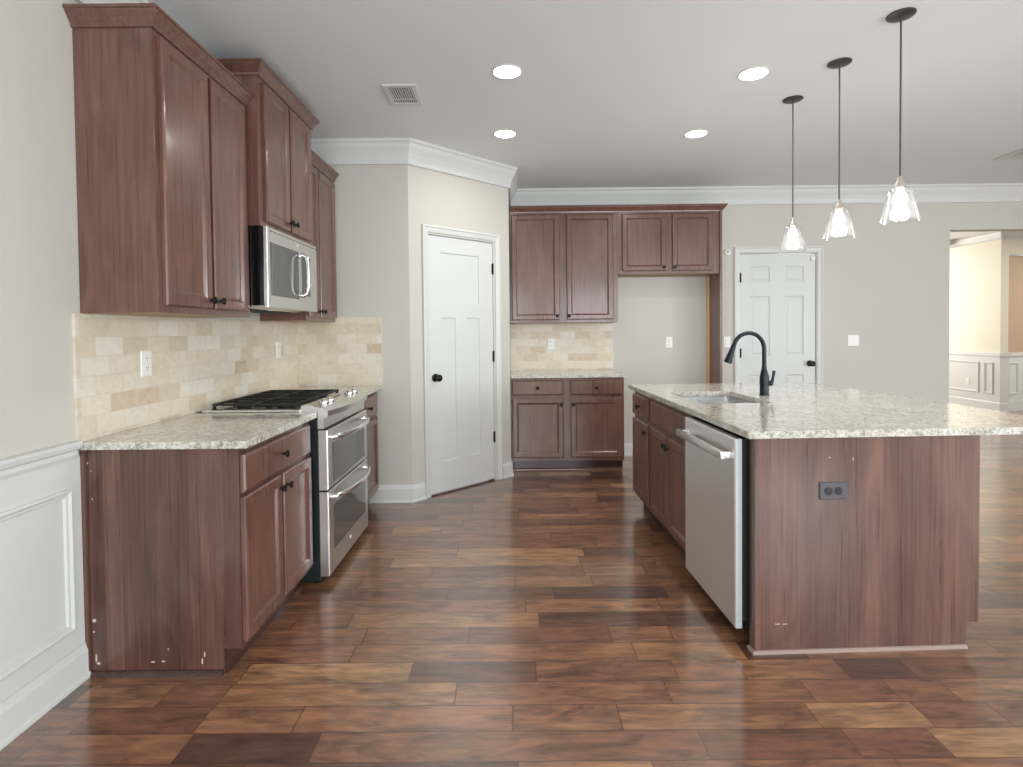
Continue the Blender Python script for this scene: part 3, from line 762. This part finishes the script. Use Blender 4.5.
ct = obj('countertop', b, M_GRAN); ct.location = iw(0, 0); ct.rotation_euler = (0, 0, IA)
tag(ct, 'large pale granite island countertop with a sink cut-out and wide overhang', 'countertop')
# sink
t = thing('kitchen_sink', 'stainless undermount sink basin set in the island countertop', 'sink', iw((SU0+SU1)/2, (SV0+SV1)/2, .72), IA)
b = B(); hw, hl = (SU1-SU0)/2-.0, (SV1-SV0)/2-.0
def rrect(hx, hy, r, z, n=5):
    P = []
    for sx, sy, a0 in ((1, 1, 0), (-1, 1, PI/2), (-1, -1, PI), (1, -1, 1.5*PI)):
        for i in range(n+1):
            a = a0+PI/2*i/n; P.append((sx*(hx-r)+r*math.cos(a), sy*(hy-r)+r*math.sin(a), z))
    return P
L = []
for ins, r, z in ((-.018, .045, .163), (.002, .03, .163), (.004, .03, .05), (.012, .035, .018), (.03, .04, .008), (.10, .03, .003)):
    L.append([b.verts.new(p) for p in rrect(hw-ins, hl-ins, r, z)])
for A_, B_ in zip(L, L[1:]):
    for i in range(len(A_)): b.faces.new((A_[i], A_[(i+1) % len(A_)], B_[(i+1) % len(A_)], B_[i]))
b.faces.new(L[-1]); bz = obj('basin', b, M_SINK, t, True)
b = B(); lathe(b, [(0, .004), (.044, .004), (.042, .0075), (.030, .0065), (.028, .005), (0, .005)], (0, 0, 0), 'z', 24); obj('drain', b, M_CHROME, t, True)
# faucet
FU, FV = .609, 1.132
t = thing('kitchen_faucet', 'dark gooseneck kitchen faucet with side lever behind the island sink', 'faucet', iw(FU, FV, .9143), IA)
b = B(); lathe(b, [(0, 0), (.029, 0), (.029, .006), (.026, .012), (.0255, .06), (.027, .075), (.0265, .11), (.022, .135), (.015, .165), (.0135, .18), (0, .18)], (0, 0, 0), 'z', 24); obj('body', b, M_BRONZE, t, True)
b = B(); R_ = .096; pts = [(0, 0, .17), (0, 0, .22), (0, 0, .283)]
for i in range(1, 13):
    a = PI*i/12*.92; pts.append((-R_+R_*math.cos(a), 0, .283+R_*math.sin(a)*1.05))
e1 = Vector(pts[-1]); e0 = Vector(pts[-2]); dd = (e1-e0).normalized()
tube(b, pts, .0125, 14); obj('spout', b, M_BRONZE, t, True)
b = B(); lathe(b, [(0, -.004), (.0135, -.004), (.015, .01), (.0165, .04), (.021, .085), (.0235, .105), (.0225, .112), (0, .112)], e1, dd, 20); obj('spray_head', b, M_BRONZE, t, True)
b = B(); lathe(b, [(0, 0), (.016, 0), (.016, .026), (.012, .034), (0, .035)], (.018, 0, .073), Vector((1, 0, 0)), 16); tube(b, [(.043, 0, .073), (.050, 0, .086), (.057, 0, .118), (.062, 0, .15)], [.010, .009, .008, .009], 12)
obj('lever', b, M_BRONZE, t, True)

# ------------------------------------------------------------------ outlets and switches on the walls
def lwall(y, z): return (.0104, y, z)
plate('power_outlet', 'white outlet on the left wall tiles under the nearest wall cabinet', lwall(2.465, 1.195), PI/2)
plate('power_outlet', 'white outlet on the left wall tiles beyond the range', lwall(3.86, 1.21), PI/2)
plate('power_outlet', 'white outlet on the back wall tiles over the small counter', (2.072, YB-.0104, 1.19), 0)
plate('power_outlet', 'white outlet on the bare wall of the refrigerator alcove', (3.309, YB-.0004, 1.19), 0)
plate('light_switch', 'single white switch squeezed between the end panel and the panelled door', (3.915, YB-.0004, 1.19), 0, slots=1, cat='switch')
plate('light_switch', 'wide white double switch on the wall right of the six panel door', (5.237, YB-.0004, 1.19), 0, w=.117, slots=2, cat='switch')
t = thing('wall_sensor', 'small round white sensor high on the wall left of the six panel door', 'sensor', (3.92, YB-.0004, 2.125))
b = B(); lathe(b, [(0, 0), (.032, 0), (.031, .012), (.02, .02), (0, .021)], (0, 0, 0), Vector((0, -1, 0)), 20); obj('housing', b, M_WPLATE, t, True)
b = B(); lathe(b, [(0, 0), (.008, 0), (.007, .003), (0, .003)], (0, -.021, 0), Vector((0, -1, 0)), 12); obj('lens', b, M_SLOT, t, True, 'dark lens')
plate('power_outlet', 'cream outlet set in the wainscot of the room beyond the opening', (WX-.0125, 9.0, .42), -PI/2)

# ------------------------------------------------------------------ ceiling fixtures
CANS = [((1.656, 3.116), 'round recessed ceiling downlight nearer the camera, above the aisle beside the wall cabinets'),
        ((1.630, 4.085), 'round recessed ceiling downlight farther back, above the aisle before the pantry'),
        ((3.072, 3.175), 'round recessed ceiling downlight nearest the pendants, above the island'),
        ((3.060, 4.126), 'round recessed ceiling downlight between the pendants and the back wall crown')]
for (x, y), lab in CANS:
    t = thing('recessed_downlight', lab, 'downlight', (x, y, CEIL), 0, 'recessed ceiling downlights')
    b = B(); lathe(b, [(.0755, -.001), (.087, -.001), (.087, -.003), (.084, -.0055), (.078, -.0055), (.0755, -.003)], (0, 0, 0), 'z', 32, True)
    vs = b.verts[:]; b.verts.ensure_lookup_table(); n = 32
    for i in range(n): b.faces.new((b.verts[i], b.verts[(i+1) % n], b.verts[5*n+(i+1) % n], b.verts[5*n+i]))
    obj('trim_ring', b, M_TRIM, t, True)
    b = B(); lathe(b, [(0, -.0045), (.0752, -.0045), (.0752, -.0015), (0, -.0015)], (0, 0, 0), 'z', 32); obj('lens', b, M_CAN, t, True, 'glowing white lens')
    area('downlight_lamp', (x, y, CEIL-.012), (0, 0, 0), 0.12, .12, 4.8, (1, .975, .93), 'DISK', 2.8)
def vent(label, x0, x1, y0, y1, n, vert=True):
    t = thing('ceiling_vent', label, 'vent', ((x0+x1)/2, (y0+y1)/2, CEIL), 0)
    hx, hy = (x1-x0)/2, (y1-y0)/2
    b = B(); m = .03
    box(b, -hx, -hy, -.009, hx, -hy+m, -.0008, .002); box(b, -hx, hy-m, -.009, hx, hy, -.0008, .002); box(b, -hx, -hy+m, -.009, -hx+m, hy-m, -.0008, .002); box(b, hx-m, -hy+m, -.009, hx, hy-m, -.0008, .002)
    obj('frame', b, M_TRIM, t)
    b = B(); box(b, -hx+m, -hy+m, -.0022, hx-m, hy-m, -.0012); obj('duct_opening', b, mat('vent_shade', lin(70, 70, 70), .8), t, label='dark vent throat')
    b = B()
    ww = 2*(hx-m)/n
    for i in range(n):
        cx = -hx+m+ww*(i+.5); box(b, cx-ww*.24, -hy+m, -.0075, cx+ww*.24, hy-m, -.003)
    box(b, -hx+m, hy-m-.06, -.008, hx-m, hy-m-.05, -.003)
    obj('louvers', b, M_TRIM, t)
vent('white square ceiling vent near the raised wall cabinet', .912, 1.112, 3.254, 3.54, 10)
vent('white ceiling vent at the right edge of the photo by the back wall', 5.90, 6.22, 4.50, 4.84, 12)

PEN = [((3.510, 2.60), 'glass pendant light nearest the camera, hanging lowest and rightmost over the island'),
       ((3.495, 3.057), 'glass pendant light hanging in the middle of the three over the island'),
       ((3.480, 3.531), 'glass pendant light farthest from the camera, in front of the six panel door top')]
def make_pendant(x, y, lab):
    t = thing('pendant_light', lab, 'pendant light', (x, y, CEIL), 0, 'glass pendants over the island')
    b = B(); lathe(b, [(0, -.0008), (.060, -.0008), (.060, -.005), (.055, -.009), (.02, -.013), (0, -.013)], (0, 0, 0), 'z', 28); obj('canopy', b, mat('dark_canopy', lin(70, 68, 68), .4, .4), t, True, 'dark ceiling canopy')
    b = B(); tube(b, [(0, 0, -.0132), (0, 0, -.7545)], .0042, 10); obj('stem', b, mat('grey_stem', lin(92, 90, 90), .4, .5), t, True)
    b = B(); lathe(b, [(0, -.755), (.009, -.755), (.012, -.775), (.020, -.79), (.022, -.806), (.018, -.812), (.018, -.828), (0, -.828)], (0, 0, 0), 'z', 20); obj('socket', b, mat('brushed_nickel', (.72, .68, .6), .3, 1.), t, True, 'brushed metal socket')
    b = B(); prof = [(.012, -.806), (.030, -.808), (.042, -.815), (.049, -.83), (.079, -.962), (.080, -.966), (.0775, -.966), (.0765, -.962), (.0465, -.831), (.040, -.818), (.029, -.811), (.012, -.809)]
    lathe(b, prof, (0, 0, 0), 'z', 36, True); obj('shade', b, M_GLASS, t, True, 'clear flared glass shade')
    b = B(); lathe(b, [(0, -.8285), (.013, -.8285), (.015, -.836), (.024, -.846), (.029, -.861), (.029, -.873), (.024, -.887), (.014, -.896), (0, -.899)], (0, 0, 0), 'z', 20); obj('bulb', b, M_BULB, t, True, 'glowing white bulb')
    l = bpy.data.lights.new('pendant_lamp', 'POINT'); l.energy = 4.5; l.color = (1, .97, .92); l.shadow_soft_size = .045
    o = bpy.data.objects.new('pendant_lamp', l); C.objects.link(o); o.location = (x, y, CEIL-.94)
for (x, y), lab in PEN: make_pendant(x, y, lab)
